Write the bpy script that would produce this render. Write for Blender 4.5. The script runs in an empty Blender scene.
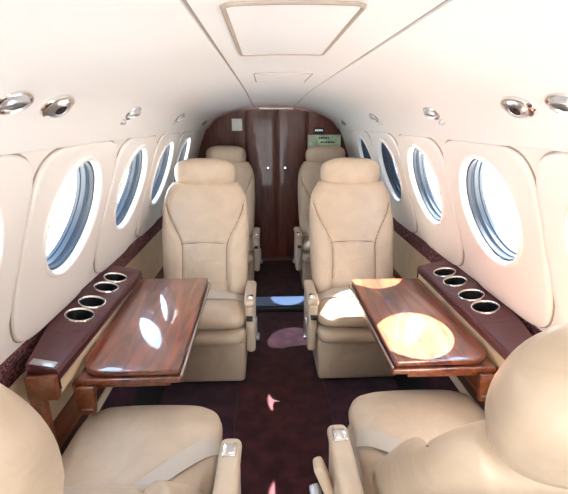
import bpy, bmesh, math, random
import numpy as np
from mathutils import Vector, Matrix
random.seed(4)
COL = bpy.context.scene.collection
PI = math.pi
R = math.radians

# ------------------------------------------------------------------ materials
def new_mat(name):
    m = bpy.data.materials.new(name); m.use_nodes = True
    nt = m.node_tree; b = nt.nodes['Principled BSDF']
    return m, nt, b

def N(nt, t, **k):
    n = nt.nodes.new(t)
    for a, v in k.items():
        if hasattr(n, a): setattr(n, a, v)
        else: n.inputs[a].default_value = v
    return n

def plain(name, col, rough=.5, metal=0., coat=0., spec=.5, bump=0., bscale=200., var=0.):
    m, nt, b = new_mat(name)
    b.inputs['Base Color'].default_value = (*col, 1)
    b.inputs['Roughness'].default_value = rough
    b.inputs['Metallic'].default_value = metal
    b.inputs['Coat Weight'].default_value = coat
    b.inputs['Coat Roughness'].default_value = .04
    b.inputs['Specular IOR Level'].default_value = spec
    tc = N(nt, 'ShaderNodeTexCoord')
    if bump or var:
        no = N(nt, 'ShaderNodeTexNoise'); no.inputs['Scale'].default_value = bscale; no.inputs['Detail'].default_value = 4
        nt.links.new(tc.outputs['Object'], no.inputs['Vector'])
        if bump:
            bp = N(nt, 'ShaderNodeBump'); bp.inputs['Strength'].default_value = bump; bp.inputs['Distance'].default_value = .002
            nt.links.new(no.outputs['Fac'], bp.inputs['Height']); nt.links.new(bp.outputs['Normal'], b.inputs['Normal'])
        if var:
            rp = N(nt, 'ShaderNodeValToRGB')
            rp.color_ramp.elements[0].color = (*[c*(1-var) for c in col], 1); rp.color_ramp.elements[0].position = .3
            rp.color_ramp.elements[1].color = (*[min(1, c*(1+var)) for c in col], 1); rp.color_ramp.elements[1].position = .7
            nt.links.new(no.outputs['Fac'], rp.inputs['Fac']); nt.links.new(rp.outputs['Color'], b.inputs['Base Color'])
    return m

def leather(name, col, rough=.42):
    m, nt, b = new_mat(name)
    tc = N(nt, 'ShaderNodeTexCoord')
    vo = N(nt, 'ShaderNodeTexVoronoi'); vo.inputs['Scale'].default_value = 260; vo.feature = 'DISTANCE_TO_EDGE'
    nb = N(nt, 'ShaderNodeTexNoise'); nb.inputs['Scale'].default_value = 9; nb.inputs['Detail'].default_value = 3; nb.inputs['Distortion'].default_value = 1.2
    nt.links.new(tc.outputs['Object'], vo.inputs['Vector']); nt.links.new(tc.outputs['Object'], nb.inputs['Vector'])
    b1 = N(nt, 'ShaderNodeBump'); b1.inputs['Strength'].default_value = .12; b1.inputs['Distance'].default_value = .001
    b2 = N(nt, 'ShaderNodeBump'); b2.inputs['Strength'].default_value = .32; b2.inputs['Distance'].default_value = .012
    nt.links.new(vo.outputs['Distance'], b1.inputs['Height']); nt.links.new(nb.outputs['Fac'], b2.inputs['Height'])
    nt.links.new(b2.outputs['Normal'], b1.inputs['Normal']); nt.links.new(b1.outputs['Normal'], b.inputs['Normal'])
    rp = N(nt, 'ShaderNodeValToRGB')
    rp.color_ramp.elements[0].color = (*[c*.94 for c in col], 1); rp.color_ramp.elements[0].position = .35
    rp.color_ramp.elements[1].color = (*[c*1.05 for c in col], 1); rp.color_ramp.elements[1].position = .65
    nt.links.new(nb.outputs['Fac'], rp.inputs['Fac']); nt.links.new(rp.outputs['Color'], b.inputs['Base Color'])
    b.inputs['Roughness'].default_value = rough
    return m

def wood(name, dark, light, scale=(9, 1.2, 9), coat=1., rough=.3, spec=.5, axis=None):
    m, nt, b = new_mat(name)
    tc = N(nt, 'ShaderNodeTexCoord'); mp = N(nt, 'ShaderNodeMapping'); mp.inputs['Scale'].default_value = scale
    nt.links.new(tc.outputs['Object'], mp.inputs['Vector'])
    no = N(nt, 'ShaderNodeTexNoise'); no.inputs['Scale'].default_value = 2.2; no.inputs['Detail'].default_value = 8; no.inputs['Roughness'].default_value = .62; no.inputs['Distortion'].default_value = 1.6
    nt.links.new(mp.outputs['Vector'], no.inputs['Vector'])
    rp = N(nt, 'ShaderNodeValToRGB')
    rp.color_ramp.elements[0].color = (*dark, 1); rp.color_ramp.elements[0].position = .35
    rp.color_ramp.elements[1].color = (*light, 1); rp.color_ramp.elements[1].position = .66
    nt.links.new(no.outputs['Fac'], rp.inputs['Fac']); nt.links.new(rp.outputs['Color'], b.inputs['Base Color'])
    b.inputs['Roughness'].default_value = rough
    b.inputs['Coat Weight'].default_value = coat; b.inputs['Coat Roughness'].default_value = .03
    b.inputs['Specular IOR Level'].default_value = spec
    return m

def carpet(name, col):
    m, nt, b = new_mat(name)
    tc = N(nt, 'ShaderNodeTexCoord')
    no = N(nt, 'ShaderNodeTexNoise'); no.inputs['Scale'].default_value = 420; no.inputs['Detail'].default_value = 3
    n2 = N(nt, 'ShaderNodeTexNoise'); n2.inputs['Scale'].default_value = 14; n2.inputs['Detail'].default_value = 4
    nt.links.new(tc.outputs['Object'], no.inputs['Vector']); nt.links.new(tc.outputs['Object'], n2.inputs['Vector'])
    mx = N(nt, 'ShaderNodeMath', operation='ADD'); nt.links.new(no.outputs['Fac'], mx.inputs[0]); nt.links.new(n2.outputs['Fac'], mx.inputs[1])
    rp = N(nt, 'ShaderNodeValToRGB')
    rp.color_ramp.elements[0].color = (*[c*.6 for c in col], 1); rp.color_ramp.elements[0].position = .75
    rp.color_ramp.elements[1].color = (*[c*1.45 for c in col], 1); rp.color_ramp.elements[1].position = 1.
    mx2 = N(nt, 'ShaderNodeMath', operation='MULTIPLY'); mx2.inputs[1].default_value = .85
    nt.links.new(mx.outputs[0], mx2.inputs[0]); nt.links.new(mx2.outputs[0], rp.inputs['Fac']); nt.links.new(rp.outputs['Color'], b.inputs['Base Color'])
    bp = N(nt, 'ShaderNodeBump'); bp.inputs['Strength'].default_value = .7; bp.inputs['Distance'].default_value = .003
    nt.links.new(no.outputs['Fac'], bp.inputs['Height']); nt.links.new(bp.outputs['Normal'], b.inputs['Normal'])
    b.inputs['Roughness'].default_value = .95; b.inputs['Specular IOR Level'].default_value = .1
    b.inputs['Sheen Weight'].default_value = .15
    return m

def patterned(name, c1, c2):
    m, nt, b = new_mat(name)
    tc = N(nt, 'ShaderNodeTexCoord')
    vo = N(nt, 'ShaderNodeTexNoise'); vo.inputs['Scale'].default_value = 11; vo.inputs['Detail'].default_value = 1; vo.inputs['Distortion'].default_value = 3.5
    nt.links.new(tc.outputs['Object'], vo.inputs['Vector'])
    mu = N(nt, 'ShaderNodeMath', operation='MULTIPLY'); mu.inputs[1].default_value = 30
    si = N(nt, 'ShaderNodeMath', operation='SINE')
    nt.links.new(vo.outputs['Fac'], mu.inputs[0]); nt.links.new(mu.outputs[0], si.inputs[0])
    rp = N(nt, 'ShaderNodeValToRGB')
    rp.color_ramp.elements[0].color = (*c1, 1); rp.color_ramp.elements[0].position = .3
    rp.color_ramp.elements[1].color = (*c2, 1); rp.color_ramp.elements[1].position = .7
    nt.links.new(si.outputs[0], rp.inputs['Fac']); nt.links.new(rp.outputs['Color'], b.inputs['Base Color'])
    b.inputs['Roughness'].default_value = .8
    return m

def glass(name, tint=(.93, .96, 1.), refl=.05):
    m = bpy.data.materials.new(name); m.use_nodes = True
    nt = m.node_tree; nt.nodes.clear()
    o = N(nt, 'ShaderNodeOutputMaterial'); mx = N(nt, 'ShaderNodeMixShader'); mx.inputs[0].default_value = refl
    tr = N(nt, 'ShaderNodeBsdfTransparent'); tr.inputs[0].default_value = (*tint, 1)
    gl = N(nt, 'ShaderNodeBsdfGlossy'); gl.inputs['Roughness'].default_value = .02
    nt.links.new(tr.outputs[0], mx.inputs[1]); nt.links.new(gl.outputs[0], mx.inputs[2]); nt.links.new(mx.outputs[0], o.inputs[0])
    return m

M = {}
M['cream'] = plain('cream sidewall plastic', (.85, .82, .785), .42, bump=.05, bscale=400)
M['head'] = plain('white headliner vinyl', (.84, .83, .81), .33, bump=.05, bscale=300)
M['ring'] = plain('white window trim', (.93, .92, .90), .3)
M['groove'] = plain('tan seal', (.36, .295, .24), .6)
M['gline'] = plain('grey joint', (.33, .29, .26), .7)
M['leather'] = leather('tan leather', (.525, .41, .298))
M['seam'] = plain('seam thread', (.23, .155, .095), .6)
M['ivory'] = plain('ivory armrest leather', (.60, .49, .37), .35, bump=.08, bscale=120)
M['beige'] = leather('beige sidewall leather', (.55, .42, .28), .5)
M['belt'] = plain('grey beige webbing', (.50, .44, .37), .55, bump=.4, bscale=500)
M['burg'] = leather('burgundy leather', (.085, .022, .026), .35)
M['fabric'] = patterned('burgundy swirl fabric', (.060, .015, .020), (.24, .095, .095))
M['carpet'] = carpet('burgundy carpet', (.056, .0155, .018))
M['carpet2'] = carpet('plum carpet', (.046, .016, .025))
M['wood'] = wood('mahogany veneer', (.085, .016, .008), (.28, .072, .032), (9, 1.1, 9))
M['wood'].node_tree.nodes['Principled BSDF'].inputs['Coat IOR'].default_value = 1.9
M['woodx'] = wood('mahogany rail', (.11, .03, .011), (.26, .08, .03), (10, 1., 10), coat=.6)
M['bulk'] = wood('dark mahogany bulkhead', (.068, .013, .007), (.165, .040, .021), (7, 7, .8), coat=.14, rough=.36, spec=.28)
M['dkbrown'] = plain('dark brown trim', (.045, .015, .011), .4)
M['black'] = plain('black plastic', (.008, .008, .009), .45)
M['chrome'] = plain('chrome', (.80, .79, .77), .12, metal=1.)
M['satin'] = plain('satin metal', (.55, .56, .58), .32, metal=1.)
M['sill'] = plain('sill plate with painted sky reflection', (.13, .17, .26), .42)  # blue of the reflected sky is put into the base colour
M['gasket'] = plain('dark rubber gasket', (.025, .032, .042), .5)
M['reveal'] = plain('blue grey window reveal', (.036, .046, .059), .38)
M['glass'] = glass('acrylic window pane')
M['dimglass'] = glass('dimmed window pane', (.08, .105, .135))  # darker tint added to weaken sun patches on the aisle floor
M['white'] = plain('white card', (.88, .88, .86), .5)
M['green'] = plain('pale green card', (.50, .68, .48), .45, var=.35, bscale=18)
M['ink'] = plain('dark green print', (.03, .07, .04), .6)
M['paleprint'] = plain('pale print', (.55, .60, .52), .6)
M['tarmac'] = plain('pale concrete apron', (.45, .45, .44), .8, var=.12, bscale=.4)
M['hangar'] = plain('pale hangar cladding', (.62, .66, .70), .6)
M['hroof'] = plain('grey blue roofing', (.33, .40, .47), .6)
M['paint'] = plain('white aircraft paint', (.80, .81, .82), .2, coat=.6)
M['red'] = plain('red stripe paint', (.45, .05, .04), .25, coat=.5)
M['blue'] = plain('blue stripe paint', (.06, .14, .35), .25, coat=.5)
M['lens'] = plain('smoked lamp lens', (.012, .012, .014), .12)

# ------------------------------------------------------------------ helpers
def tag(o, label, cat=None, group=None, kind=None):
    if label: o['label'] = label
    if cat: o['category'] = cat
    if group: o['group'] = group
    if kind: o['kind'] = kind
    return o

def empty(name, loc, rz=0., label=None, cat=None, group=None):
    o = bpy.data.objects.new(name, None); o.empty_display_size = .05
    COL.objects.link(o); o.location = loc; o.rotation_euler = (0, 0, rz)
    return tag(o, label, cat, group)

def mesh_obj(name, verts, faces, mat, parent=None, smooth=True, angle=None, kind=None):
    me = bpy.data.meshes.new(name)
    me.from_pydata([tuple(map(float, v)) for v in verts], [], faces); me.validate(); me.update()
    return fin(name, me, mat, parent, smooth, angle, kind)

def fin(name, me, mat, parent, smooth=True, angle=None, kind=None):
    me.materials.append(M[mat] if isinstance(mat, str) else mat)
    bm = bmesh.new(); bm.from_mesh(me)
    bmesh.ops.remove_doubles(bm, verts=bm.verts, dist=1e-6)
    bmesh.ops.recalc_face_normals(bm, faces=bm.faces)
    if smooth:
        for f in bm.faces: f.smooth = True
        if angle:
            for e in bm.edges:
                if len(e.link_faces) == 2 and e.calc_face_angle(0) > R(angle): e.smooth = False
    bm.to_mesh(me); bm.free()
    o = bpy.data.objects.new(name, me); COL.objects.link(o)
    if parent: o.parent = parent
    if kind: o['kind'] = kind
    return o

def bm_obj(name, bm, mat, parent=None, smooth=True, angle=35, kind=None):
    me = bpy.data.meshes.new(name); bm.to_mesh(me); bm.free()
    return fin(name, me, mat, parent, smooth, angle, kind)

def bm_box(bm, c, s, bev=.003, seg=2, rot=None):
    r = bmesh.ops.create_cube(bm, size=1.)
    vs = r['verts']
    for v in vs: v.co = Vector((v.co.x*s[0], v.co.y*s[1], v.co.z*s[2]))
    if bev:
        es = list({e for v in vs for e in v.link_edges})
        rr = bmesh.ops.bevel(bm, geom=es, offset=bev, segments=seg, affect='EDGES', profile=.5)
        vs = list({v for f in rr['faces'] for v in f.verts} | {v for v in vs if v.is_valid})
        # collect full island
        seen = set(vs); st = list(vs)
        while st:
            v = st.pop()
            for e in v.link_edges:
                w = e.other_vert(v)
                if w not in seen: seen.add(w); st.append(w)
        vs = list(seen)
    for v in vs:
        if rot is not None: v.co = rot @ v.co
        v.co += Vector(c)
    return vs

def box(name, c, s, mat, parent=None, bev=.003, seg=2, rot=None, kind=None):
    bm = bmesh.new(); bm_box(bm, c, s, bev, seg, rot)
    return bm_obj(name, bm, mat, parent, kind=kind)

def tube(name, pts, rad, mat, parent=None, closed=False, n=8, kind=None, flat=1.):
    pts = [Vector(p) for p in pts]; V = []; F = []; K = len(pts)
    up = None
    for i, p in enumerate(pts):
        a = pts[(i-1) % K] if (closed or i > 0) else p
        b = pts[(i+1) % K] if (closed or i < K-1) else p
        t = (b-a).normalized()
        if up is None:
            up = t.orthogonal().normalized()
        up = (up - t*up.dot(t)).normalized(); w = t.cross(up)
        for k in range(n):
            an = 2*PI*k/n
            V.append(p + up*math.cos(an)*rad*flat + w*math.sin(an)*rad)
    for i in range(K if closed else K-1):
        j = (i+1) % K
        for k in range(n):
            k2 = (k+1) % n
            F.append((i*n+k, i*n+k2, j*n+k2, j*n+k))
    if not closed:
        F.append(tuple(range(n-1, -1, -1))); F.append(tuple((K-1)*n+k for k in range(n)))
    return mesh_obj(name, V, F, mat, parent, kind=kind)

def lathe(name, prof, mat, parent=None, n=40, sx=1., sy=1., M4=None, cap=True, kind=None, angle=40):
    V = []; F = []
    for r, z in prof:
        for k in range(n):
            a = 2*PI*k/n
            V.append(Vector((r*math.cos(a)*sx, r*math.sin(a)*sy, z)))
    for i in range(len(prof)-1):
        for k in range(n):
            k2 = (k+1) % n
            F.append((i*n+k, i*n+k2, (i+1)*n+k2, (i+1)*n+k))
    if cap:
        F.append(tuple(range(n-1, -1, -1))); F.append(tuple((len(prof)-1)*n+k for k in range(n)))
    if M4 is not None: V = [M4 @ v for v in V]
    return mesh_obj(name, V, F, mat, parent, angle=angle, kind=kind)

def ribbon(name, pts, nrm, width, mat, parent=None, th=.003):
    """a webbing strap through pts; nrm = surface normal at each point"""
    pts = [Vector(p) for p in pts]; K = len(pts); V = []; F = []
    for i, p in enumerate(pts):
        t = (pts[min(i+1, K-1)]-pts[max(i-1, 0)]).normalized()
        n = Vector(nrm[i] if isinstance(nrm, list) else nrm); n = (n-t*n.dot(t)).normalized(); w = t.cross(n)
        for a, b in ((-1, 0), (1, 0), (1, 1), (-1, 1)):
            V.append(p+w*a*width/2+n*b*th)
    for i in range(K-1):
        for k in range(4):
            k2 = (k+1) % 4
            F.append((i*4+k, i*4+k2, i*4+4+k2, i*4+4+k))
    F.append((0, 1, 2, 3)); F.append(tuple((K-1)*4+k for k in (3, 2, 1, 0)))
    return mesh_obj(name, V, F, mat, parent, angle=30)

def pad(name, nu, nv, front, back, mat, parent=None):
    """closed cushion: front(u,v), back(u,v), u,v in [-1,1]; they meet on the border"""
    su = np.sin(np.linspace(-1, 1, nu)*PI/2)*.35+np.linspace(-1, 1, nu)*.65
    sv = np.sin(np.linspace(-1, 1, nv)*PI/2)*.35+np.linspace(-1, 1, nv)*.65
    U, W = np.meshgrid(su, sv, indexing='ij')
    A = front(U, W).reshape(-1, 3); B = back(U, W).reshape(-1, 3)
    V = np.concatenate([A, B]); F = []; o = nu*nv
    for i in range(nu-1):
        for j in range(nv-1):
            a, b, c, d = i*nv+j, (i+1)*nv+j, (i+1)*nv+j+1, i*nv+j+1
            F.append((a, b, c, d)); F.append((o+d, o+c, o+b, o+a))
    me = bpy.data.meshes.new(name); me.from_pydata(V.tolist(), [], F); me.update()
    me.materials.append(M[mat])
    bm = bmesh.new(); bm.from_mesh(me)
    bmesh.ops.remove_doubles(bm, verts=bm.verts, dist=2e-5)
    bmesh.ops.dissolve_degenerate(bm, edges=bm.edges, dist=1e-6)
    bmesh.ops.recalc_face_normals(bm, faces=bm.faces)
    for f in bm.faces: f.smooth = True
    bm.to_mesh(me); bm.free()
    ob = bpy.data.objects.new(name, me); COL.objects.link(ob); ob.parent = parent
    return ob

def sstep(a, b, x):
    t = np.clip((x-a)/(b-a), 0, 1); return t*t*(3-2*t)

# ------------------------------------------------------------------ cabin profile
PX = [.60, .70, .765, .80, .797, .77, .735, .685, .63, .592, .545, .48, .375, .25, .12, 0]
PZ = [0, .15, .35, .55, .68, .78, .90, 1.04, 1.19, 1.275, 1.345, 1.397, 1.443, 1.474, 1.488, 1.492]
def _cr():
    P = [Vector((x, z)) for x, z in zip(PX, PZ)]
    P = [P[0]*2-P[1]] + P + [Vector((-P[-2].x, P[-2].y))]
    out = []
    for i in range(1, len(P)-2):
        for k in range(16):
            t = k/16
            out.append(.5*((2*P[i])+(P[i+1]-P[i-1])*t+(2*P[i-1]-5*P[i]+4*P[i+1]-P[i+2])*t*t+(-P[i-1]+3*P[i]-3*P[i+1]+P[i+2])*t**3))
    out.append(P[-2]); return out
PR = _cr()
PRX = np.array([p.x for p in PR]); PRZ = np.array([p.y for p in PR])
PRS = np.concatenate([[0], np.cumsum(np.hypot(np.diff(PRX), np.diff(PRZ)))])
S_END = PRS[-1]
def s_of_z(z): return float(np.interp(z, PRZ, PRS))
def prof(s): return float(np.interp(s, PRS, PRX)), float(np.interp(s, PRS, PRZ))
def x_of_z(z): return float(np.interp(z, PRZ, PRX))
def tap(Y, z):
    k = float(sstep(1.9, 3.8, np.array(Y)))*float(sstep(1.2, 1.45, np.array(z)))
    return z-.040*k
WOFF = {-1: -.02, 1: 0.}
def surf(side, Y, s, off=0.):
    """point on the cabin lining; off>0 goes outboard"""
    x, z = prof(s)
    x2, z2 = prof(min(s+.01, S_END)); x1, z1 = prof(max(s-.01, 0))
    tx, tz = x2-x1, z2-z1; L = math.hypot(tx, tz)
    nx, nz = tz/L, -tx/L
    if s > S_END-.006: nx, nz = 0, 1
    if nx < 0: nx, nz = -nx, -nz
    return Vector((side*(x+nx*off), Y, tap(Y, z+nz*off)))
def s_of_x_top(x):
    # arc position on the ceiling for a given |x|
    m = PRZ > 1.2
    return float(np.interp(-abs(x), -PRX[m], PRS[m]))
def ceil(x, Y, off=0.):
    return surf(1 if x >= 0 else -1, Y, s_of_x_top(x), off)

Y0, Y1 = -1.15, 3.78
WIN = [.175+.555*i for i in range(6)]        # window centres
ZB, ZT = .70, 1.275
SB, ST = s_of_z(ZB), s_of_z(ZT)
SC = s_of_z(1.05); HA, HB = .182, .198        # window half sizes in Y and along the wall

def band(name, side, za, zb, mat, off=0., ya=Y0, yb=Y1, lip=.0, n=8, kind='structure', label=None):
    sa, sb = s_of_z(za), s_of_z(zb); V = []; F = []
    ss = list(np.linspace(sa, sb, n)); rows = [(s, off) for s in ss]
    if lip: rows = [(sa, off+lip)] + rows + [(sb, off+lip)]
    ys = np.linspace(ya, yb, 9)
    for s, o in rows:
        for y in ys: V.append(surf(side, y, s, o))
    m = len(ys)
    for i in range(len(rows)-1):
        for j in range(m-1): F.append((i*m+j, i*m+j+1, (i+1)*m+j+1, (i+1)*m+j))
    o = mesh_obj(name, V, F, mat, None, angle=30, kind=kind)
    if label: o['label'] = label
    return o

# ------------------------------------------------------------------ shell
th_n = 96
def angles(A, B):
    a = [2*PI*k/th_n for k in range(th_n)]
    c = math.atan2(B, A); a += [c, PI-c, PI+c, 2*PI-c]
    return sorted(set(round(x, 9) for x in a))
def cell(V, F, side, yc, A, Ba, Bb, off, n_exp, hole, rings=5):
    """lining with an oval hole; outer border a box (n_exp None) or a rounded box"""
    an = angles(A, max(Ba, Bb)) if n_exp else None
    if an is None:
        an = [2*PI*k/th_n for k in range(th_n)]
        for c in (math.atan2(Bb, A), PI-math.atan2(Bb, A), PI+math.atan2(Ba, A), 2*PI-math.atan2(Ba, A)): an.append(c)
        an = sorted(an)
    base = len(V); m = len(an)
    for r in range(rings+1):
        t = r/rings
        for a in an:
            ca, sa = math.cos(a), math.sin(a); B = Bb if sa >= 0 else Ba
            re = 1/math.sqrt((ca/hole[0])**2+(sa/hole[1])**2)
            if n_exp: ro = (abs(ca/A)**n_exp+abs(sa/B)**n_exp)**(-1/n_exp)
            else: ro = min(A/max(abs(ca), 1e-9), B/max(abs(sa), 1e-9))
            q = re+(ro-re)*t
            V.append(surf(side, yc+q*ca, SC+q*sa, off))
    for r in range(rings):
        for k in range(m):
            k2 = (k+1) % m
            F.append((base+r*m+k, base+r*m+k2, base+(r+1)*m+k2, base+(r+1)*m+k))
    return base+rings*m, m, an

wi = 0
for side, nm in ((-1, 'left'), (1, 'right')):
    V = []; F = []
    for yc in [w_+WOFF[side] for w_ in WIN]:
        cell(V, F, side, yc, .2775, SC-SB, ST-SC, .004, None, (HA+.03, HB+.03))
    for ya, yb in ((Y0, WIN[0]-.2775+WOFF[side]), (WIN[-1]+.2775+WOFF[side], Y1)):
        b = len(V); ss = np.linspace(SB, ST, 10)
        for s in ss:
            V.append(surf(side, ya, s, .004)); V.append(surf(side, yb, s, .004))
        for i in range(9): F.append((b+2*i, b+2*i+1, b+2*i+3, b+2*i+2))
    mesh_obj('wall_'+nm, V, F, 'cream', kind='structure', angle=40)
    # raised window surround panels, one per window
    for k, yc in enumerate([w_+WOFF[side] for w_ in WIN]):
        wi += 1
        V = []; F = []
        A, Ba, Bb = .2695, SC-SB-.012, ST-SC-.006
        o0, m, an = cell(V, F, side, yc, A, Ba, Bb, -.008, 5.2, (HA, HB), rings=7)
        # rounded lip back to the wall
        for q, (dr, off) in enumerate(((.0035, -.0065), (.005, -.003), (.0055, .008))):
            for a in an:
                ca, sa = math.cos(a), math.sin(a); B = Bb if sa >= 0 else Ba
                ro = (abs(ca/A)**5.2+abs(sa/B)**5.2)**(-1/5.2)+dr
                V.append(surf(side, yc+ro*ca, SC+ro*sa, off))
        b0 = o0
        for q in range(3):
            for i in range(m):
                i2 = (i+1) % m
                F.append((b0+q*m+i, b0+q*m+i2, b0+(q+1)*m+i2, b0+(q+1)*m+i))
        w = mesh_obj('window_%d' % wi, V, F, 'cream', kind='structure', angle=50)
        # tan shadow gap seal around the panel
        pts = []
        for a in an[::1]:
            ca, sa = math.cos(a), math.sin(a); B = Bb if sa >= 0 else Ba
            ro = (abs(ca/A)**5.2+abs(sa/B)**5.2)**(-1/5.2)+.007
            pts.append(surf(side, yc+ro*ca, SC+ro*sa, .003))
        tube('panel_seal', pts, .0028, 'groove', w, closed=True, n=6)
        # rings: (scale added, off)
        def rings(name, seq, mat, angle=40):
            V = []; F = []; n = 72
            for dr, off in seq:
                for i in range(n):
                    a = 2*PI*i/n
                    V.append(surf(side, yc+(HA+dr)*math.cos(a), SC+(HB+dr)*math.sin(a), off))
            for q in range(len(seq)-1):
                for i in range(n):
                    i2 = (i+1) % n
                    F.append((q*n+i, q*n+i2, (q+1)*n+i2, (q+1)*n+i))
            return mesh_obj(name, V, F, mat, w, angle=angle)
        rings('window_frame', ((.004, -.008), (.002, -.013), (-.003, -.0155), (-.008, -.0145), (-.012, -.010), (-.014, -.002), (-.0145, .010)), 'ring')
        rings('gasket', ((-.0145, .009), (-.0215, .010), (-.0225, .022), (-.0145, .024)), 'gasket')
        rings('reveal', ((-.014, .023), (-.017, .030), (-.0175, .034), (-.0205, .035), (-.021, .039), (-.019, .041), (-.0195, .053), (-.023, .0545), (-.0235, .066)), 'reveal')
        V = [surf(side, yc, SC, .0645)]; n = 72
        for i in range(n):
            a = 2*PI*i/n; V.append(surf(side, yc+(HA-.024)*math.cos(a), SC+(HB-.024)*math.sin(a), .0645))
        mesh_obj('pane', V, [(0, 1+i, 1+(i+1) % n) for i in range(n)], 'dimglass' if (side > 0 and k >= 4) else 'glass', w)
    # bands below the windows
    band('trim_%d' % (1 if side < 0 else 11), side, .615, .705, 'fabric', .0, lip=.01, label='burgundy swirl patterned strip along the %s sidewall under the windows' % nm)
    band('trim_%d' % (2 if side < 0 else 12), side, .40, .617, 'beige', -.004, lip=.02)
    band('trim_%d' % (3 if side < 0 else 13), side, .315, .40, 'woodx', -.008, lip=.02)
    band('trim_%d' % (4 if side < 0 else 14), side, .280, .315, 'dkbrown', .0, lip=.02)
    band('trim_%d' % (5 if side < 0 else 15), side, .252, .280, 'ivory', -.006, lip=.02)
    band('trim_%d' % (6 if side < 0 else 16), side, .12, .252, 'carpet2', .0, lip=.02)
    band('baseboard_%s' % nm, side, .0, .12, 'black', .0)

# ceiling with two long grooves
V = []; F = []
xs_g = .168
ss = list(np.linspace(ST, s_of_x_top(xs_g+.006), 26))
half = [(ST, .012), (ST, -.004), (ST+.004, -.008)] + [(s, -.008 if s < ST+.02 else -.008*(1-min(1, (s-ST-.02)/.15))) for s in ss[1:]]
sg = s_of_x_top(xs_g)
half += [(sg-.004, 0), (sg-.002, .010), (sg+.002, .010), (sg+.004, 0)]
half += [(s, 0) for s in np.linspace(sg+.008, S_END, 8)]
rows = [(-1, s, o) for s, o in half] + [(1, s, o) for s, o in half[::-1][1:]]
ys = np.linspace(Y0, Y1, 40)
for sd, s, o in rows:
    for y in ys: V.append(surf(sd, y, s, o))
m = len(ys)
for i in range(len(rows)-1):
    for j in range(m-1): F.append((i*m+j, i*m+j+1, (i+1)*m+j+1, (i+1)*m+j))
mesh_obj('ceiling', V, F, 'head', kind='structure', angle=35)

for sd, n in ((-1, 31), (1, 32)):
    tube('trim_%d' % n, [surf(sd, y, sg, .004) for y in np.linspace(Y0, Y1-.02, 40)], .0028, 'gline', kind='structure', n=6)
# floor
box('floor', (0, (Y0+Y1)/2, -.03), (1.30, Y1-Y0, .06), 'carpet', bev=0, kind='structure')
for sd, n in ((-1, 21), (1, 22)):
    box('trim_%d' % n, (sd*.425, (Y0+2.6)/2, .006), (.40, 2.6-Y0, .012), 'carpet2', bev=.005, kind='structure')
box('trim_23', (0, 2.735, .020), (1.30, .19, .040), 'black', bev=.006, kind='structure')  # black stands in for the shade on the riser
sp = box('trim_24', (0, 2.742, .0425), (1.24, .15, .006), 'sill', bev=.002, kind='structure')
sp['label'] = 'metal threshold strip with painted blue reflection across the aisle carpet'

# ------------------------------------------------------------------ bulkhead and door
def arch_panel(name, x0, x1, y, th, z0, ztop, mat, parent=None, kind=None, bulge=0., nx=14, shrink=0., bev=.004):
    """panel between x0 and x1 with its top following the ceiling"""
    V = []; F = []
    xs = np.linspace(x0, x1, nx); nz = 24
    def top(x):
        ax = min(abs(x), .7995)
        z = tap(Y1, float(prof(s_of_x_top(ax))[1])) if ax < .62 else 1.2
        return min(z-shrink, ztop)
    for yy in (0, 1):
        for i, x in enumerate(xs):
            t = 2*i/(nx-1)-1
            for k in range(nz):
                z = z0+(top(x)-z0)*k/(nz-1)
                d = bulge*(1-t*t)
                e = bev if (i in (0, nx-1)) else 0
                V.append((x, y-(d-e if yy == 0 else -th), z))
    def id(q, i, k): return q*nx*nz+i*nz+k
    for i in range(nx-1):
        for k in range(nz-1):
            F.append((id(0, i, k), id(0, i+1, k), id(0, i+1, k+1), id(0, i, k+1)))
            F.append((id(1, i, k+1), id(1, i+1, k+1), id(1, i+1, k), id(1, i, k)))
    for i in range(nx-1):
        for k in (0, nz-1):
            F.append((id(0, i, k), id(1, i, k), id(1, i+1, k), id(0, i+1, k)))
    for k in range(nz-1):
        for i in (0, nx-1):
            F.append((id(0, i, k), id(0, i, k+1), id(1, i, k+1), id(1, i, k)))
    return mesh_obj(name, V, F, mat, parent, angle=40, kind=kind)
YB = 3.77
# back wall: two fixed panels whose outer edge follows the lining
def side_panel(sd, xin):
    V = []; F = []; rows = []
    for s in np.linspace(0, S_END, 90):
        p = surf(sd, YB, float(s), .004)
        if abs(p.x) < xin: break
        rows.append(p)
    rows.append(Vector((sd*xin, YB, ceil(sd*xin, YB, .004).z)))
    nn = 10
    for p in rows:
        for k in range(nn):
            t = k/(nn-1); V.append((sd*xin+(p.x-sd*xin)*t, YB-.001*(1-(2*t-1)**2), p.z))
    for p in rows:
        for k in range(nn):
            t = k/(nn-1); V.append((sd*xin+(p.x-sd*xin)*t, YB+.03, p.z))
    o = len(rows)*nn
    for i in range(len(rows)-1):
        for k in range(nn-1):
            F.append((i*nn+k, i*nn+k+1, (i+1)*nn+k+1, (i+1)*nn+k))
            F.append((o+i*nn+k, o+i*nn+k+1, o+(i+1)*nn+k+1, o+(i+1)*nn+k))
        for k in (0, nn-1):
            F.append((i*nn+k, (i+1)*nn+k, o+(i+1)*nn+k, o+i*nn+k))
    return mesh_obj('wall_back' if sd < 0 else 'wall_back.001', V, F, 'bulk', kind='structure', angle=40)
side_panel(-1, .262); side_panel(1, .322)
box('wall_back.002', (.03, YB+.06, .72), (1.5, .04, 1.56), 'dkbrown', bev=0, kind='structure')
dr = empty('door_1', (0, 0, 0)); dr['kind'] = 'structure'
DX = [-.258, .028, .318]
for i in range(2):
    arch_panel('door_leaf' if i == 0 else 'door_leaf.%03d' % i, DX[i]+.0012, DX[i+1]-.0012, YB+.004, .03, .035, 2., 'bulk', dr, bulge=.0006, shrink=.012)
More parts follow.
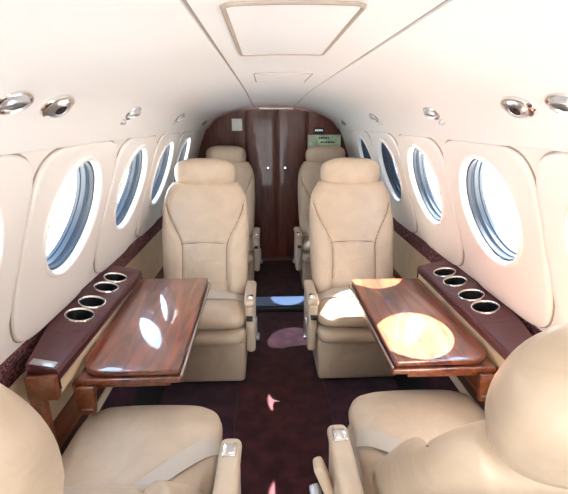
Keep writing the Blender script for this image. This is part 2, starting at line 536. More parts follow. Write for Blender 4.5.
for x, nmm in ((-.052, 'door_glint'), (.108, 'door_glint.001')):  # knobs added for bright window reflections on the door
    M4 = Matrix.Translation((x, YB+.0, .915)) @ Matrix.Rotation(R(90), 4, 'X')
    k = lathe(nmm, [(.0, 0), (.006, 0), (.006, .012), (.013, .016), (.015, .022), (.012, .028), (.0, .030)], 'chrome', dr, n=20, M4=M4, cap=False)
    k['label'] = 'small round metal knob standing in for a window reflection'
box('trim_25', (0.03, YB-.002, 1.437), (.30, .012, .012), 'ring', bev=.003, kind='structure')  # pale strip standing in for light in the gap at the top

# unseen partition added behind the camera to narrow daylight from the open front
for sd, n in ((-1, ''), (1, '.001')):
    box('wall_front'+n, (sd*.585, Y0-.02, .75), (.45, .03, 1.5), 'head', bev=.004, kind='structure')
box('wall_front.002', (0, Y0-.02, 1.44), (.72, .03, .16), 'head', bev=.004, kind='structure')

# placards on the bulkhead
def placard(name, x0, x1, z0, z1, mat, y=YB-.0125, th=.005):
    return box(name, ((x0+x1)/2, y-th/2, (z0+z1)/2), (abs(x1-x0), th, abs(z1-z0)), mat, bev=.0012)
pw = placard('wall_placard', -.372, -.278, 1.247, 1.352, 'white')
tag(pw, 'small blank white square plate on the mahogany bulkhead, left of the folding door', 'sign')
pg = placard('notice_card', .312, .615, .99, 1.212, 'green', y=YB-.0135)
tag(pg, 'pale green printed notice card on the right side of the mahogany bulkhead', 'notice')
yy = YB-.0192
def marks(parent, rects, mat, name='print'):
    for x0, x1, z0, z1 in rects: box(name, ((x0+x1)/2, yy, (z0+z1)/2), (x1-x0, .001, z1-z0), mat, parent, bev=0)
rc = []
x = .415
for w in (.014, .018, .010, .016, .012): rc.append((x, x+w, 1.176, 1.192)); x += w+.005
x = .430
for w in (.02, .012, .018, .024, .012, .016): rc.append((x, x+w, 1.140, 1.154)); x += w+.005
marks(pg, rc, 'ink', 'letter')
marks(pg, [(.33, .39, 1.15, 1.195), (.54, .59, 1.03, 1.13), (.36, .51, 1.07, 1.115)], 'paleprint', 'printed_patch')
ps = placard('exit_sign', .365, .458, 1.226, 1.274, 'black', y=YB-.013)
tag(ps, 'tiny dark sign plate with faint lettering just above the green notice card', 'sign')
yy = YB-.0188
rc = []; x = .378
for w in (.012, .010, .012, .010, .008): rc.append((x, x+w, 1.244, 1.258)); x += w+.004
marks(ps, rc, 'satin', 'letter')

# ------------------------------------------------------------------ ceiling access panels
def ceiling_panel(name, x0, x1, ya, yb, label, seal=True):
    g = empty(name, (0, 0, 0), 0, label, 'ceiling panel', 'access panels in the ceiling')
    V = []; F = []; nx, ny = 13, 8
    for i in range(nx):
        for j in range(ny): V.append(ceil(x0+(x1-x0)*i/(nx-1), ya+(yb-ya)*j/(ny-1), -.003))
    o = len(V)
    for i in range(nx):
        for j in range(ny): V.append(ceil(x0+(x1-x0)*i/(nx-1), ya+(yb-ya)*j/(ny-1), .002))
    for i in range(nx-1):
        for j in range(ny-1):
            F.append((i*ny+j, i*ny+j+1, (i+1)*ny+j+1, (i+1)*ny+j)); F.append((o+i*ny+j, o+i*ny+j+1, o+(i+1)*ny+j+1, o+(i+1)*ny+j))
    for i in range(nx-1):
        for j in (0, ny-1): F.append((i*ny+j, (i+1)*ny+j, o+(i+1)*ny+j, o+i*ny+j))
    for j in range(ny-1):
        for i in (0, nx-1): F.append((i*ny+j, i*ny+j+1, o+i*ny+j+1, o+i*ny+j))
    mesh_obj('panel', V, F, 'head', g, angle=30)
    pts = []; r = .018
    def arc(cx, cy, a0):
        for k in range(7):
            a = a0+k*PI/12; pts.append((cx+r*math.cos(a), cy+r*math.sin(a)))
    X0, X1, A, B = x0-.004, x1+.004, ya-.004, yb+.004
    arc(X1-r, B-r, 0); arc(X0+r, B-r, PI/2); arc(X0+r, A+r, PI); arc(X1-r, A+r, 3*PI/2)
    full = []
    for i, p in enumerate(pts):
        q = pts[(i+1) % len(pts)]; L = math.hypot(q[0]-p[0], q[1]-p[1]); k = max(1, int(L/.02))
        for t in range(k): full.append((p[0]+(q[0]-p[0])*t/k, p[1]+(q[1]-p[1])*t/k))
    tube('seal', [ceil(x, y, -.001) for x, y in full], .0042 if seal else .002, 'groove', g, closed=True, n=6)
    return g
ceiling_panel('ceiling_panel', -.118, .068, .61, 1.04, 'large ceiling access panel with tan seal above the near seats')
ceiling_panel('ceiling_panel', -.100, .090, 1.45, 1.76, 'small ceiling access panel with thin seam halfway along the cabin', False)

# ------------------------------------------------------------------ reading lights and air vents
def frame_at(side, Y, s, off=-.002):
    p = surf(side, Y, s, off); q = surf(side, Y, s, off-.05)
    n = (q-p).normalized(); yv = Vector((0, 1, 0)); xv = yv.cross(n).normalized(); yv = n.cross(xv)
    return Matrix(((xv.x, yv.x, n.x, p.x), (xv.y, yv.y, n.y, p.y), (xv.z, yv.z, n.z, p.z), (0, 0, 0, 1)))
def lamp(side, Y, z, label, aim=(0, -.35), sc=1.):
    m = frame_at(side, Y, s_of_z(z), -.008*(1-min(1, max(0, (s_of_z(z)-ST-.02)/.15))))
    g = empty('reading_light', m.translation, 0, label, 'reading light', 'reading lights along the headliner')
    L = Matrix.Translation(-m.translation) @ m @ Matrix.Diagonal((sc, sc, sc, 1))
    lathe('bezel', [(.030, -.004), (.050, -.004), (.050, .002), (.047, .0045), (.040, .005), (.034, .002), (.030, -.004)], 'chrome', g, n=48, sx=.62, sy=1., M4=L, cap=False)
    T = L @ Matrix.Translation((0, 0, -.004)) @ Matrix.Rotation(aim[0], 4, 'Y') @ Matrix.Rotation(aim[1], 4, 'X')
    lathe('barrel', [(.006, -.012), (.021, -.010), (.027, -.002), (.0275, .006), (.026, .013), (.023, .015), (.0215, .011)], 'satin', g, n=36, M4=T, cap=False)
    lathe('lens', [(.0, .0075), (.0222, .0075), (.0222, .0105), (.0, .0115)], 'lens', g, n=28, M4=T, cap=False)
def vent(side, Y, z, label, sc=1.):
    m = frame_at(side, Y, s_of_z(z), -.008*(1-min(1, max(0, (s_of_z(z)-ST-.02)/.15))))
    sc *= 1.25
    g = empty('air_vent', m.translation, 0, label, 'air vent', 'air vents along the headliner')
    L = Matrix.Translation(-m.translation) @ m @ Matrix.Diagonal((sc, sc, sc, 1))
    lathe('bezel', [(.024, -.004), (.046, -.004), (.046, .002), (.043, .005), (.035, .006), (.028, .003), (.024, -.004)], 'chrome', g, n=40, sx=.62, sy=1., M4=L, cap=False)
    T = L @ Matrix.Rotation(R(12), 4, 'X')
    lathe('nozzle', [(.0, -.004), (.023, -.004), (.024, .004), (.020, .010), (.012, .0125), (.011, .010)], 'satin', g, n=32, M4=T, cap=False)
    lathe('core', [(.0, .004), (.0112, .004), (.0112, .0105), (.006, .0095), (.0, .013)], 'black', g, n=20, M4=T, cap=False)
def knob(side, Y, z, label):
    m = frame_at(side, Y, s_of_z(z), -.006)
    L = Matrix.Translation(-m.translation) @ m
    o = lathe('call_button', [(.0, -.004), (.011, -.004), (.011, .003), (.009, .006), (.006, .007), (.005, .012), (.0, .013)], 'satin', None, n=24, M4=L, cap=False)
    o.location = m.translation
    tag(o, label, 'button', 'small buttons beside the reading lights')
for sd, w in ((-1, 'left'), (1, 'right')):
    lamp(sd, .78 if sd < 0 else .80, 1.372, 'chrome reading light with black lens, nearest one on the %s headliner' % w, (-sd*.30, .05), 1.)
    vent(sd, .935 if sd < 0 else .95, 1.372, 'chrome air vent beside the nearest reading light on the %s headliner' % w)
    lamp(sd, 1.47, 1.366, 'small chrome reading light on the %s headliner over the table' % w, (-sd*.45, .1), 1.05)
    knob(sd, 1.43, 1.338, 'tiny metal button below the reading light over the table, %s side' % w)
    lamp(sd, 2.28, 1.360, 'small chrome reading light on the %s headliner over the facing seat' % w, (-sd*.45, .1), 1.05)
    knob(sd, 2.22, 1.332, 'tiny metal button below the reading light over the facing seat, %s side' % w)
    vent(sd, 3.25, 1.345, 'distant chrome air vent on the %s headliner near the bulkhead' % w, .8)

# ------------------------------------------------------------------ seats
def make_seat(loc, rz, inb, label, lean=20., pocket=False, belts='loose', seed=0, arm_dy=-.10, hz=0., hs=1., ho=0., pv=(.035, .40), ax=.247, az=-.03, tab=False):
    """local frame: faces -y, inb = local x sign of the aisle side"""
    g = empty('cabin_seat', loc, rz, label, 'seat', 'tan leather cabin seats')
    a = R(lean); up = np.array([0, math.sin(a), math.cos(a)]); fr = np.array([0, -math.cos(a), math.sin(a)]); piv = np.array([0, *pv])
    LB = .635
    vk = np.array([0, .08, .3, .55, .74, .84, .91, .96, 1.]); wk = np.array([.205, .222, .232, .236, .234, .228, .216, .200, .178])
    def W(v01): return np.interp(v01, vk, wk)
    def wsm(v01): return (W(v01-.02)+W(v01)+W(v01+.02))/3
    def front(u, v):
        v01 = (v+1)/2; w = wsm(v01); x = u*w; ax = np.abs(x)
        env = np.clip(1-np.abs(u)**9, 0, 1)**.42*np.clip(1-np.abs(v)**26, 0, 1)**.42
        xs = .118+.088*sstep(.40, .80, v01)+.05*sstep(.76, .95, v01)
        wing = sstep(-.004, .030, ax-xs)
        d = .048+.014*np.exp(-((v01-.30)/.22)**2)*(1-wing)+.030*wing*(1-sstep(.52, .86, v01))+.010*(1-wing)*(1-(x/.2)**2)
        gv = np.exp(-((ax-xs)/.0045)**2)*(v01 < .90)
        gh = np.exp(-((v01-.465+.014*(x/.12)**2)/.0075)**2)*(1-sstep(-.004, .004, ax-xs))
        d = d-.010*gv-.008*gh
        # soft puckers beside the seam
        d = d+.0016*np.sin(ax*90+v01*26+seed)*np.exp(-((ax-xs-.012)/.018)**2)
        d = d*env
        P = piv+x[..., None]*np.array([1., 0, 0])+(v01*LB)[..., None]*up+d[..., None]*fr
        return P
    def back(u, v):
        v01 = (v+1)/2; w = wsm(v01); x = u*w; ax = np.abs(x)
        env = np.clip(1-np.abs(u)**6, 0, 1)**.45*np.clip(1-np.abs(v)**18, 0, 1)**.45
        d = .062-.006*v01
        if pocket:
            rr = np.maximum(ax-.150, np.maximum(.22-v01, v01-.80)*LB)
            d = d-.006*np.exp(-(rr/.004)**2)+.006*(rr < 0)*sstep(0, .02, -rr)
        d = d*env
        return piv+x[..., None]*np.array([1., 0, 0])+(v01*LB)[..., None]*up-d[..., None]*fr
    pad('backrest', 93, 104, front, back, 'leather', g)
    def at_f(x, v01):
        w = float(wsm(np.array(v01))); p = front(np.array([[x/w]]), np.array([[2*v01-1]]))[0, 0]
        return Vector(p+fr*.0012)
    for sx_ in (-1, 1):
        tube('seam_piping', [at_f(sx_*float(.118+.088*sstep(.40, .80, np.array(t))+.05*sstep(.76, .95, np.array(t))), t) for t in np.linspace(.14, .80, 34)], .003, 'seam', g, n=6)
    tube('seam_piping', [at_f(x, .465-.014*(x/.12)**2) for x in np.linspace(-.116, .116, 20)], .003, 'seam', g, n=6)
    # headrest pillow
    hc = LB-.02+hz
    def hd(sg):
        def f(u, v):
            # map the square to a rounded outline so the corners are soft
            k = 1/np.maximum((np.abs(u)**2.9+np.abs(v)**2.9)**(1/2.9)/np.maximum(np.maximum(np.abs(u), np.abs(v)), 1e-6), 1e-6)
            uu, vv = u*k, v*k
            r = np.clip((np.abs(u)**5+np.abs(v)**5)**(1/5), 0, None)
            m = np.maximum(np.abs(u), np.abs(v))
            env = np.clip(1-m**3.2, 0, 1)**.5
            x = uu*(.168+.006*vv)*hs**.3; h = .060+vv*.086*hs+.079*(hs-1)
            d = (.066+.008*(1-vv**2)) if sg > 0 else .050
            d = d*env*sg*hs+.012+.018*vv+ho
            return piv+x[..., None]*np.array([1., 0, 0])+(hc+h)[..., None]*up+d[..., None]*fr
        return f
    pad('headrest', 47, 41, hd(1), hd(-1), 'leather', g)
    # seat cushion with a rolled front edge
    def cu(sg):
        def f(u, v):
            m = (np.abs(u)**6+np.abs(v)**6)**(1/6)
            k = np.where(np.maximum(np.abs(u), np.abs(v)) > 1e-6, np.maximum(np.abs(u), np.abs(v))/np.maximum(m, 1e-6), 1)
            uu, vv = u*k, v*k; mm = np.maximum(np.abs(u), np.abs(v))
            env = np.clip(1-mm**5, 0, 1)**.5
            x = uu*.230; y = -.045+vv*.240
            z = .372+.012*(-vv)
            if sg > 0:
                crown = .026*(1-uu**2)*(1-.5*vv**2)
                z = z+(.068+crown+.0022*np.sin(14*uu*uu+5*vv+seed)*np.exp(-((np.abs(uu)-.75)/.2)**2))*env
            else: z = z-.040*env
            return np.stack([x, y, z], -1)
        return f
    pad('seat_cushion', 61, 61, cu(1), cu(-1), 'leather', g)
    def lo(sg):
        def f(u, v):
            m = (np.abs(u)**8+np.abs(v)**8)**(1/8); mx = np.maximum(np.abs(u), np.abs(v))
            k = np.where(mx > 1e-6, mx/np.maximum(m, 1e-6), 1); uu, vv = u*k, v*k
            env = np.clip(1-mx**6, 0, 1)**.4
            return np.stack([uu*.228, -.040+vv*.238, .300+sg*.052*env], -1)
        return f
    pad('cushion_base', 41, 41, lo(1), lo(-1), 'leather', g)
    # skirted pedestal
    bm = bmesh.new(); vs = bm_box(bm, (0, .00, .137), (.44, .41, .25), .022, 4)
    for v in vs:
        t = 1-(v.co.z-.012)/.25; v.co.x *= 1-.03*t; v.co.y *= 1-.02*t
    bm_obj('pedestal', bm, 'leather', g)
    # aisle armrest: upright panel, cap, lever, chrome button
    ar = bpy.data.objects.new('armrest', None)
    ax0 = inb*ax
    bm = bmesh.new(); vs = bm_box(bm, (ax0, .015+arm_dy, .345+az), (.046, .28, .29), .020, 5)
    for v in vs:
        t = (v.co.z-az-.2)/.29
        if v.co.y < arm_dy-.05: v.co.y += .05*(1-t)
    arm = bm_obj('armrest', bm, 'ivory', g)
    bm = bmesh.new(); bm_box(bm, (ax0, .020+arm_dy, .497+az), (.058, .28, .040), .0185, 5)
    bm_obj('armrest_cap', bm, 'leather', arm)
    fy = -.075+arm_dy
    bt = bmesh.new(); bm_box(bt, (ax0, fy+.006, .5175+az), (.036, .044, .008), .003, 2); bm_box(bt, (ax0, fy+.006, .5215+az), (.024, .030, .006), .002, 2)
    b_ = bm_obj('recline_button', bt, 'chrome', arm); b_['label'] = 'chrome recline button'
    sl = bmesh.new(); bm_box(sl, (ax0, fy-.020-.030, .425+az), (.030, .03, .018), .003, 2)
    b_ = bm_obj('control_slot', sl, 'black', arm); b_['label'] = 'black control slot'
    lv = bmesh.new(); bm_box(lv, (ax0+inb*.028, fy+.05, .33+az), (.012, .03, .10), .004, 2, ); bm_box(lv, (ax0+inb*.034, fy+.04, .275+az), (.022, .05, .022), .006, 2)
    b_ = bm_obj('side_latch', lv, 'satin', arm); b_['label'] = 'metal side latch'
    if tab:
        rt = Matrix.Rotation(inb*R(20), 3, 'Y')
        bm = bmesh.new(); bm_box(bm, (ax0+inb*.046, fy+.045, .405), (.030, .050, .11), .012, 3, rt)
        tb = bm_obj('strap_tab', bm, 'leather', g)
        bm = bmesh.new(); bm_box(bm, (ax0+inb*.066, fy+.045, .345), (.028, .046, .032), .006, 2, rt)
        b_ = bm_obj('tab_buckle', bm, 'satin', tb); b_['label'] = 'metal buckle on the strap tab'
    # outboard low armrest block
    bm = bmesh.new(); bm_box(bm, (-inb*.252, .10, .385), (.040, .28, .15), .018, 4)
    bm_obj('outer_bolster', bm, 'leather', g)
    # webbing
    def top_z(x, y):
        uu, vv = x/.230, (y+.045)/.240
        mm = min(1, max(abs(uu), abs(vv)))
        return .372-.012*vv+(.068+.026*(1-uu*uu)*(1-.5*vv*vv))*max(0, 1-mm**5)**.5
    def strap(name, p, q, width=.046, sag=0., n=16, twist=0.):
        pts = []; nr = []
        for i in range(n):
            t = i/(n-1); x = p[0]+(q[0]-p[0])*t; y = p[1]+(q[1]-p[1])*t+sag*math.sin(PI*t)
            pts.append((x, y, top_z(x, y)+.006+(.02*t*0))); e = .02
            nr.append(Vector((top_z(x-e, y)-top_z(x+e, y), top_z(x, y-e)-top_z(x, y+e), 2*e)))
        return ribbon(name, pts, nr, width, 'belt', g), pts
    if belts == 'loose':
        s1, p1 = strap('seat_belt', (inb*.212, -.085), (inb*.0, -.135), sag=-.01)
        bm = bmesh.new(); e = Vector(p1[-1]); d = (Vector(p1[-1])-Vector(p1[-3])).normalized(); rot = Matrix.Rotation(math.atan2(d.y, d.x), 3, 'Z')
        bm_box(bm, e+d*.03+Vector((0, 0, .008)), (.075, .050, .016), .005, 2, rot)
        b_ = bm_obj('buckle', bm, 'satin', s1); b_['label'] = 'metal belt buckle'
        bm = bmesh.new(); bm_box(bm, e+d*.085+Vector((0, 0, .004)), (.05, .03, .005), .0015, 1, rot)
        b_ = bm_obj('buckle_tongue', bm, 'black', s1); b_['label'] = 'dark buckle tongue'
        s2, p2 = strap('seat_belt', (-inb*.20, -.06), (inb*.10, -.085), sag=-.012)
    else:
        p, q, sg = belts
        strap('seat_belt', p, q, .05, sag=sg, n=24)
    return g

make_seat((-.405, 2.0, .012), 0, 1, 'tan leather seat facing the camera, left of the aisle behind the left table', 20, seed=0)
make_seat((.405, 2.0, .012), 0, -1, 'tan seat facing the camera, right of the aisle with a sun spot on its cushion', 20, seed=2)
make_seat((-.40, 3.2, 0), 0, 1, 'far tan leather seat against the bulkhead, half hidden behind the left facing seat', 17, seed=4)
make_seat((.43, 3.2, 0), 0, -1, 'far tan leather seat below the green notice card, behind the right facing seat', 17, seed=5)
make_seat((-.447, .85, .012), PI-R(1), -1, 'near tan leather seat at bottom left with its back to the camera, belt across cushion', 41, pocket=True, belts=((-.224, -.11), (-.03, .11), .01), seed=1, arm_dy=.08, hs=1.6, hz=.115, ho=.034, pv=(.06, .345), ax=.277, az=-.005)
make_seat((.425, .89, .012), PI, 1, 'near tan leather seat at bottom right with large headrest in front of the camera', 36, pocket=True, belts=((.224, -.08), (.03, .10), .01), seed=3, arm_dy=.08, hs=1.5, hz=.012, ho=.010, pv=(.06, .350), ax=.300, az=-.01, tab=True)

# ------------------------------------------------------------------ side consoles with cup holders
CUPY = [1.295, 1.40, 1.54, 1.645]
def console(sd, label):
    g = empty('side_console', (sd*.73, 1.39, 0), 0, label, 'console', 'side consoles with cup holders')
    def P(x, y, z): return (sd*(x-.73), y-1.39, z)
    ya, yb = .99, 1.775
    def ztop(x): return .672+(x-.655)*.22
    # top with four round holes
    V = []; F = []; xc, r = .727, .044
    cuts = [ya+.02]+[(CUPY[i]+CUPY[i+1])/2 for i in range(3)]
    edges = [CUPY[0]-.0525] + cuts[1:] + [CUPY[3]+.0525]
    xi, xo = .662, .795
    for i, yc in enumerate(CUPY):
        A, B = edges[i], edges[i+1]; an = [2*PI*k/40 for k in range(40)]
        for X, Y in ((xi, A), (xi, B), (xo, A), (xo, B)): an.append(math.atan2(Y-yc, X-xc) % (2*PI))
        an = sorted(an); base = len(V); m = len(an)
        for ring in (0, 1):
            for t in an:
                c, s = math.cos(t), math.sin(t)
                tx = ((xo-xc)/c if c > 1e-6 else (xi-xc)/c if c < -1e-6 else 9); ty = ((B-yc)/s if s > 1e-6 else (A-yc)/s if s < -1e-6 else 9)
                q = min(tx, ty) if ring else r
                x = xc+q*c; V.append(P(x, yc+q*s, ztop(x)))
        for k in range(m):
            k2 = (k+1) % m; F.append((base+k, base+k2, base+m+k2, base+m+k))
    for A, B in ((ya, edges[0]), (edges[-1], yb)):
        b = len(V)
        for x in (xi, xo):
            for y in (A, B):
                xx = .742 if (x == xo and y == ya) else x
                V.append(P(xx, y, ztop(xx)))
        F.append((b, b+1, b+3, b+2))
    # rounded inner edge and ends
    ed = [(xi, ztop(xi)), (.658, .6705), (.6555, .666), (.655, .655), (.655, .640)]
    b = len(V)
    for x, z in ed:
        V.append(P(x, ya, z)); V.append(P(x, yb, z))
    for i in range(len(ed)-1): F.append((b+2*i, b+2*i+1, b+2*i+3, b+2*i+2))
    for y in (ya, yb):
        b = len(V)
        xq = .742 if y == ya else xo
        V += [P(xi, y, ztop(xi)), P(xq, y, ztop(xq)), P(xq, y, .61), P(.655, y, .61), P(.655, y, .655), P(.6575, y, .668)]
        F.append(tuple(range(b, b+6)))
    b = len(V); V += [P(.742, ya, ztop(.742)), P(xo, edges[0], ztop(xo)), P(xo, edges[0], .61), P(.742, ya, .61)]; F.append((b, b+1, b+2, b+3))
    mesh_obj('console_top', V, F, 'burg', g, angle=25)
    box('side_panel', P(.6655, (ya+yb)/2, .618), (.012, yb-ya-.01, .048), 'beige', g, bev=.003)
    # mahogany end bracket at the near end
    bm = bmesh.new(); bm_box(bm, P(.700, ya-.012, .625), (.085, .020, .075), .004, 2); bm_box(bm, P(.722, ya-.006, .49), (.042, .026, .24), .006, 2)
    bm_obj('end_bracket', bm, 'woodx', g)
    for yc in CUPY:
        rot = Matrix.Translation(P(xc, yc, ztop(xc))) @ Matrix.Rotation(-sd*math.atan(.22), 4, 'Y')
        h = lathe('cup_holder', [(.0415, -.003), (.0425, .0025), (.0445, .0045), (.0475, .004), (.049, .0), (.0485, -.001)], 'chrome', g, n=48, M4=rot, cap=False)
        lathe('cup_well', [(.0425, .001), (.0405, -.006), (.039, -.055), (.036, -.062), (.0, -.063)], 'black', h, n=40, M4=rot, cap=False)
    if sd < 0:
        b_ = box('metal_plate', P(.703, ya+.018, ztop(.703)+.0015), (.068, .026, .003), 'satin', g, bev=.001, rot=Matrix.Rotation(-sd*math.atan(.22), 3, 'Y'))
        b_['label'] = 'small metal plate at the near end'
console(-1, 'burgundy console under the left windows with four cup holders and a metal plate')
console(1, 'burgundy leather console under the right windows with four chrome ringed cup holders')

# ------------------------------------------------------------------ folding tables
def slab(name, outline, z0, z1, mat, parent, bev=.004):
    bm = bmesh.new()
    vs = [bm.verts.new((x, y, z0)) for x, y in outline]; f = bm.faces.new(vs)
    r = bmesh.ops.extrude_face_region(bm, geom=[f])
    for v in r['geom']:
        if isinstance(v, bmesh.types.BMVert): v.co.z = z1
    bm.normal_update()
    es = [e for e in bm.edges if abs(e.verts[0].co.z-e.verts[1].co.z) < 1e-6]
    bmesh.ops.bevel(bm, geom=es, offset=bev, segments=3, affect='EDGES', profile=.5)
    return bm_obj(name, bm, mat, parent, angle=50)
def rounded(x0, x1, y0, y1, rads):
    """corners order: (x0,y0),(x1,y0),(x1,y1),(x0,y1)"""
    pts = []
    for (cx, cy), (sx, sy), a0, r in (((x0, y0), (1, 1), PI, rads[0]), ((x1, y0), (-1, 1), 1.5*PI, rads[1]), ((x1, y1), (-1, -1), 0, rads[2]), ((x0, y1), (1, -1), .5*PI, rads[3])):
        n = 10 if r > .01 else 4
        for k in range(n):
            a = a0+k/(n-1)*PI/2; pts.append((cx+sx*r+r*math.cos(a), cy+sy*r+r*math.sin(a)))
    return pts
def table(sd, label):
    g = empty('folding_table', (sd*.5, 1.37, 0), 0, label, 'table', 'folding mahogany cabin tables')
    if sd < 0: g.rotation_euler.x = R(2.4); g.location.y += .026; g.location.z += .004
    dx = .014 if sd < 0 else 0
    def mir(o): return [(sd*(x+dx*(x < .4)-.5), y-1.37) for x, y in o]
    up = rounded(.328, .652, 1.062, 1.740, (.012, .085, .012, .012))
    lo_ = rounded(.318, .652, 1.054, 1.747, (.008, .008, .008, .008))
    slab('upper_leaf', mir(up), .604, .624, 'wood', g, .005)
    slab('lower_leaf', mir(lo_), .580, .600, 'wood', g, .005)
    b_ = box('piano_hinge', (sd*(.321+dx-.5), .028, .602), (.006, .67, .008), 'satin', g, bev=.002); b_['label'] = 'bright metal hinge strip'
    bm = bmesh.new()
    bm_box(bm, (sd*.022, -.290, .571), (.30, .030, .020), .005, 2)
    bm_obj('support_rail', bm, 'woodx', g)
    bm = bmesh.new()
    vs = bm_box(bm, (sd*(.625-.5), -.318, .53), (.062, .022, .10), .004, 2)
    for v in vs:
        if v.co.z < .53: v.co.x = sd*(.63-.5)+(v.co.x-sd*(.625-.5))*.8
    br = bm_obj('bracket', bm, 'woodx', g)
    b_ = box('bracket_plate', (sd*(.625-.5), -.331, .503), (.034, .004, .006), 'satin', br, bev=.001); b_['label'] = 'small metal strip on bracket'
table(-1, 'glossy mahogany folding table on the left, mirroring the oval windows')
table(1, 'glossy mahogany folding table on the right, lit by bright sun patches')

# ------------------------------------------------------------------ outside
box('ground', (0, 20, -1.45), (400, 400, .1), 'tarmac', bev=0, kind='structure')
def hangar(x, y, L, H, label):
    g = empty('hangar_outside', (x, y, -1.4), 0, label, 'building', 'hangars beyond the apron')
    box('wall', (0, 0, H/2), (18, L, H), 'hangar', g, bev=.05)
    bm = bmesh.new()
    vs = [bm.verts.new(p) for p in ((-9.4, -L/2-.3, H), (9.4, -L/2-.3, H), (0, -L/2-.3, H+2.2), (-9.4, L/2+.3, H), (9.4, L/2+.3, H), (0, L/2+.3, H+2.2))]
    for f in ((0, 1, 2), (3, 5, 4), (0, 3, 4, 1), (1, 4, 5, 2), (2, 5, 3, 0)): bm.faces.new([vs[i] for i in f])
    bm_obj('roof', bm, 'hroof', g)
    s = -1 if x > 0 else 1
    for k in range(4): box('hangar_door', (s*9.05, -L/2+L*(k+.5)/4, H*.42), (.2, L/5, H*.8), 'hroof', g, bev=.03)
hangar(40, 30, 40, 6, 'pale hangar seen through the right windows')
hangar(-45, 50, 50, 6, 'pale hangar seen far out through the left windows')
def plane(loc, rz, label):
    g = empty('parked_airplane', loc, rz, label, 'airplane')
    M4 = Matrix.Translation((0, 0, 1.6)) @ Matrix.Rotation(R(90), 4, 'X')
    prof_ = [(.0, -6.2), (.25, -6.0), (.55, -5.2), (.8, -4.), (.9, -2.), (.9, 2.), (.75, 3.5), (.45, 5.5), (.15, 7.), (.0, 7.1)]
    b = lathe('fuselage', prof_, 'paint', g, n=32, M4=M4, cap=False)
    for z, mt in ((1.62, 'red'), (1.40, 'blue')):
        bm = bmesh.new()
        for s in (-1, 1): bm_box(bm, (s*.875, 0, z), (.06, 6., .14), .01, 1)
        bm_obj('stripe', bm, mt, b)
    bm = bmesh.new(); vs = bm_box(bm, (0, -.5, 1.0), (13, 1.8, .22), .08, 3)
    for v in vs: v.co.y = -.5+(v.co.y+.5)*(1-.45*abs(v.co.x)/6.5)
    bm_obj('wing', bm, 'paint', g)
    bm = bmesh.new(); bm_box(bm, (0, -6.4, 3.1), (.16, 1.5, 2.2), .07, 3); bm_obj('tail_fin', bm, 'paint', g)
    bm = bmesh.new(); bm_box(bm, (0, -6.7, 4.1), (4.6, 1., .12), .05, 3); bm_obj('tailplane', bm, 'paint', g)
    for s in (-1, 1):
        lathe('engine_nacelle', [(.0, 1.9), (.16, 1.7), (.38, 1.), (.42, 0), (.3, -1.2), (.0, -1.8)], 'paint', g, n=24, M4=Matrix.Translation((s*2.3, .8, 1.1)) @ Matrix.Rotation(R(-90), 4, 'X'), cap=False)
        w = tube('landing_gear', [(s*2.3, -.3, .9), (s*2.3, -.3, .3)], .06, 'satin', g)
        lathe('wheel', [(.0, -.1), (.25, -.1), (.3, -.05), (.3, .05), (.25, .1), (.0, .1)], 'black', w, n=24, M4=Matrix.Translation((s*2.3, -.3, .30)) @ Matrix.Rotation(R(90), 4, 'Y'), cap=False)
    w = tube('landing_gear', [(0, 4.6, 1.), (0, 4.6, .3)], .06, 'satin', g)
    lathe('wheel', [(.0, -.08), (.22, -.08), (.26, -.04), (.26, .04), (.22, .08), (.0, .08)], 'black', w, n=24, M4=Matrix.Translation((0, 4.6, .26)) @ Matrix.Rotation(R(90), 4, 'Y'), cap=False)
plane((-13, 17, -1.4), R(20), 'white airplane with red and blue stripes parked outside the left windows')
# the aircraft's own wings, just visible low through the windows
for sd, w in ((-1, 'left'), (1, 'right')):
    bm = bmesh.new(); vs = bm_box(bm, (sd*4.4, 2.9, -.22), (6.8, 1.9, .22), .08, 4)
    for v in vs:
        t = abs(v.co.x)/8; v.co.y = 2.9+(v.co.y-2.9)*(1-.4*t); v.co.z += .35*t
    o = bm_obj('aircraft_wing', bm, 'paint'); tag(o, 'white wing of this aircraft outside the %s windows' % w, 'wing')

# ------------------------------------------------------------------ light
wd = bpy.data.worlds.new('sky'); bpy.context.scene.world = wd; wd.use_nodes = True
nt = wd.node_tree; bg = nt.nodes['Background']
tc = N(nt, 'ShaderNodeTexCoord'); sx = N(nt, 'ShaderNodeSeparateXYZ'); nt.links.new(tc.outputs['Generated'], sx.inputs[0])
rp = N(nt, 'ShaderNodeValToRGB'); nt.links.new(sx.outputs['Z'], rp.inputs['Fac']); nt.links.new(rp.outputs['Color'], bg.inputs['Color'])
rp.color_ramp.elements[0].position = 0.; rp.color_ramp.elements[0].color = (1., 1., 1., 1)
rp.color_ramp.elements[1].position = .8; rp.color_ramp.elements[1].color = (.50, .72, 1., 1)
e = rp.color_ramp.elements.new(.30); e.color = (.85, .93, 1., 1)
bg.inputs['Strength'].default_value = 5.5
sd_ = Vector((-.262, -.055, -.43)).normalized()
sl = bpy.data.lights.new('sun', 'SUN'); sl.energy = 60.; sl.angle = R(.6); sl.color = (1., .97, .92)
so = bpy.data.objects.new('sun', sl); COL.objects.link(so); so.rotation_euler = sd_.to_track_quat('-Z', 'Y').to_euler(); so.location = (6, 2, 8)
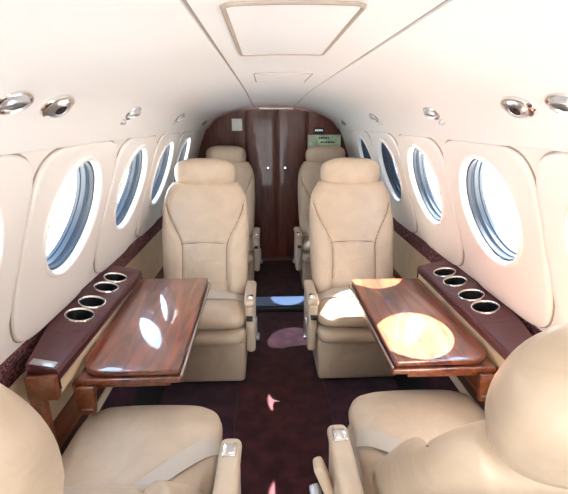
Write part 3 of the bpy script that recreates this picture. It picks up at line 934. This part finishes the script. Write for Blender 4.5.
# portals so the daylight through each window is sampled well
def portal(loc, d, sx_, sy_):
    l = bpy.data.lights.new('daylight portal', 'AREA'); l.shape = 'RECTANGLE'; l.size = sx_; l.size_y = sy_; l.cycles.is_portal = True
    o = bpy.data.objects.new('daylight portal', l); COL.objects.link(o); o.location = loc; o.rotation_euler = Vector(d).to_track_quat('-Z', 'Y').to_euler()
for s in (-1, 1):
    for yc in WIN:
        p = surf(s, yc, SC, .13); portal(p, surf(s, yc, SC, 0)-p, .40, .42)
portal((0, Y0-.02, .75), (0, 1, 0), 1.7, 1.6)

# ------------------------------------------------------------------ camera
cam = bpy.data.cameras.new('camera'); co = bpy.data.objects.new('camera', cam); COL.objects.link(co)
F_PX = 400.; VX, VY = 266., 120.
pitch = math.atan((247-VY)/F_PX); yaw = 0.
for _ in range(40):
    Fw = Vector((math.sin(yaw)*math.cos(pitch), math.cos(yaw)*math.cos(pitch), -math.sin(pitch)))
    Rt = Fw.cross(Vector((0, 0, 1))).normalized(); U = Rt.cross(Fw); q = Vector((0, 1, 0))
    x = 284+F_PX*q.dot(Rt)/q.dot(Fw); y = 247-F_PX*q.dot(U)/q.dot(Fw)
    yaw += (x-VX)/F_PX; pitch += (y-VY)/F_PX
co.location = (-.065, 0, 1.34)
co.rotation_euler = Matrix(((Rt.x, U.x, -Fw.x), (Rt.y, U.y, -Fw.y), (Rt.z, U.z, -Fw.z))).to_euler()
cam.sensor_fit = 'HORIZONTAL'; cam.sensor_width = 36; cam.lens = 36*F_PX/568; cam.clip_start = .02; cam.clip_end = 500
sc = bpy.context.scene; sc.camera = co
vs = sc.view_settings; vs.view_transform = 'Standard'; vs.look = 'None'; vs.gamma = 1.; vs.exposure = .68; vs.use_curve_mapping = False
sc.cycles.max_bounces = 14; sc.cycles.diffuse_bounces = 8; sc.cycles.glossy_bounces = 6; sc.cycles.transparent_max_bounces = 16
sc.cycles.sample_clamp_indirect = 12.; sc.cycles.use_denoising = True; sc.cycles.caustics_reflective = False
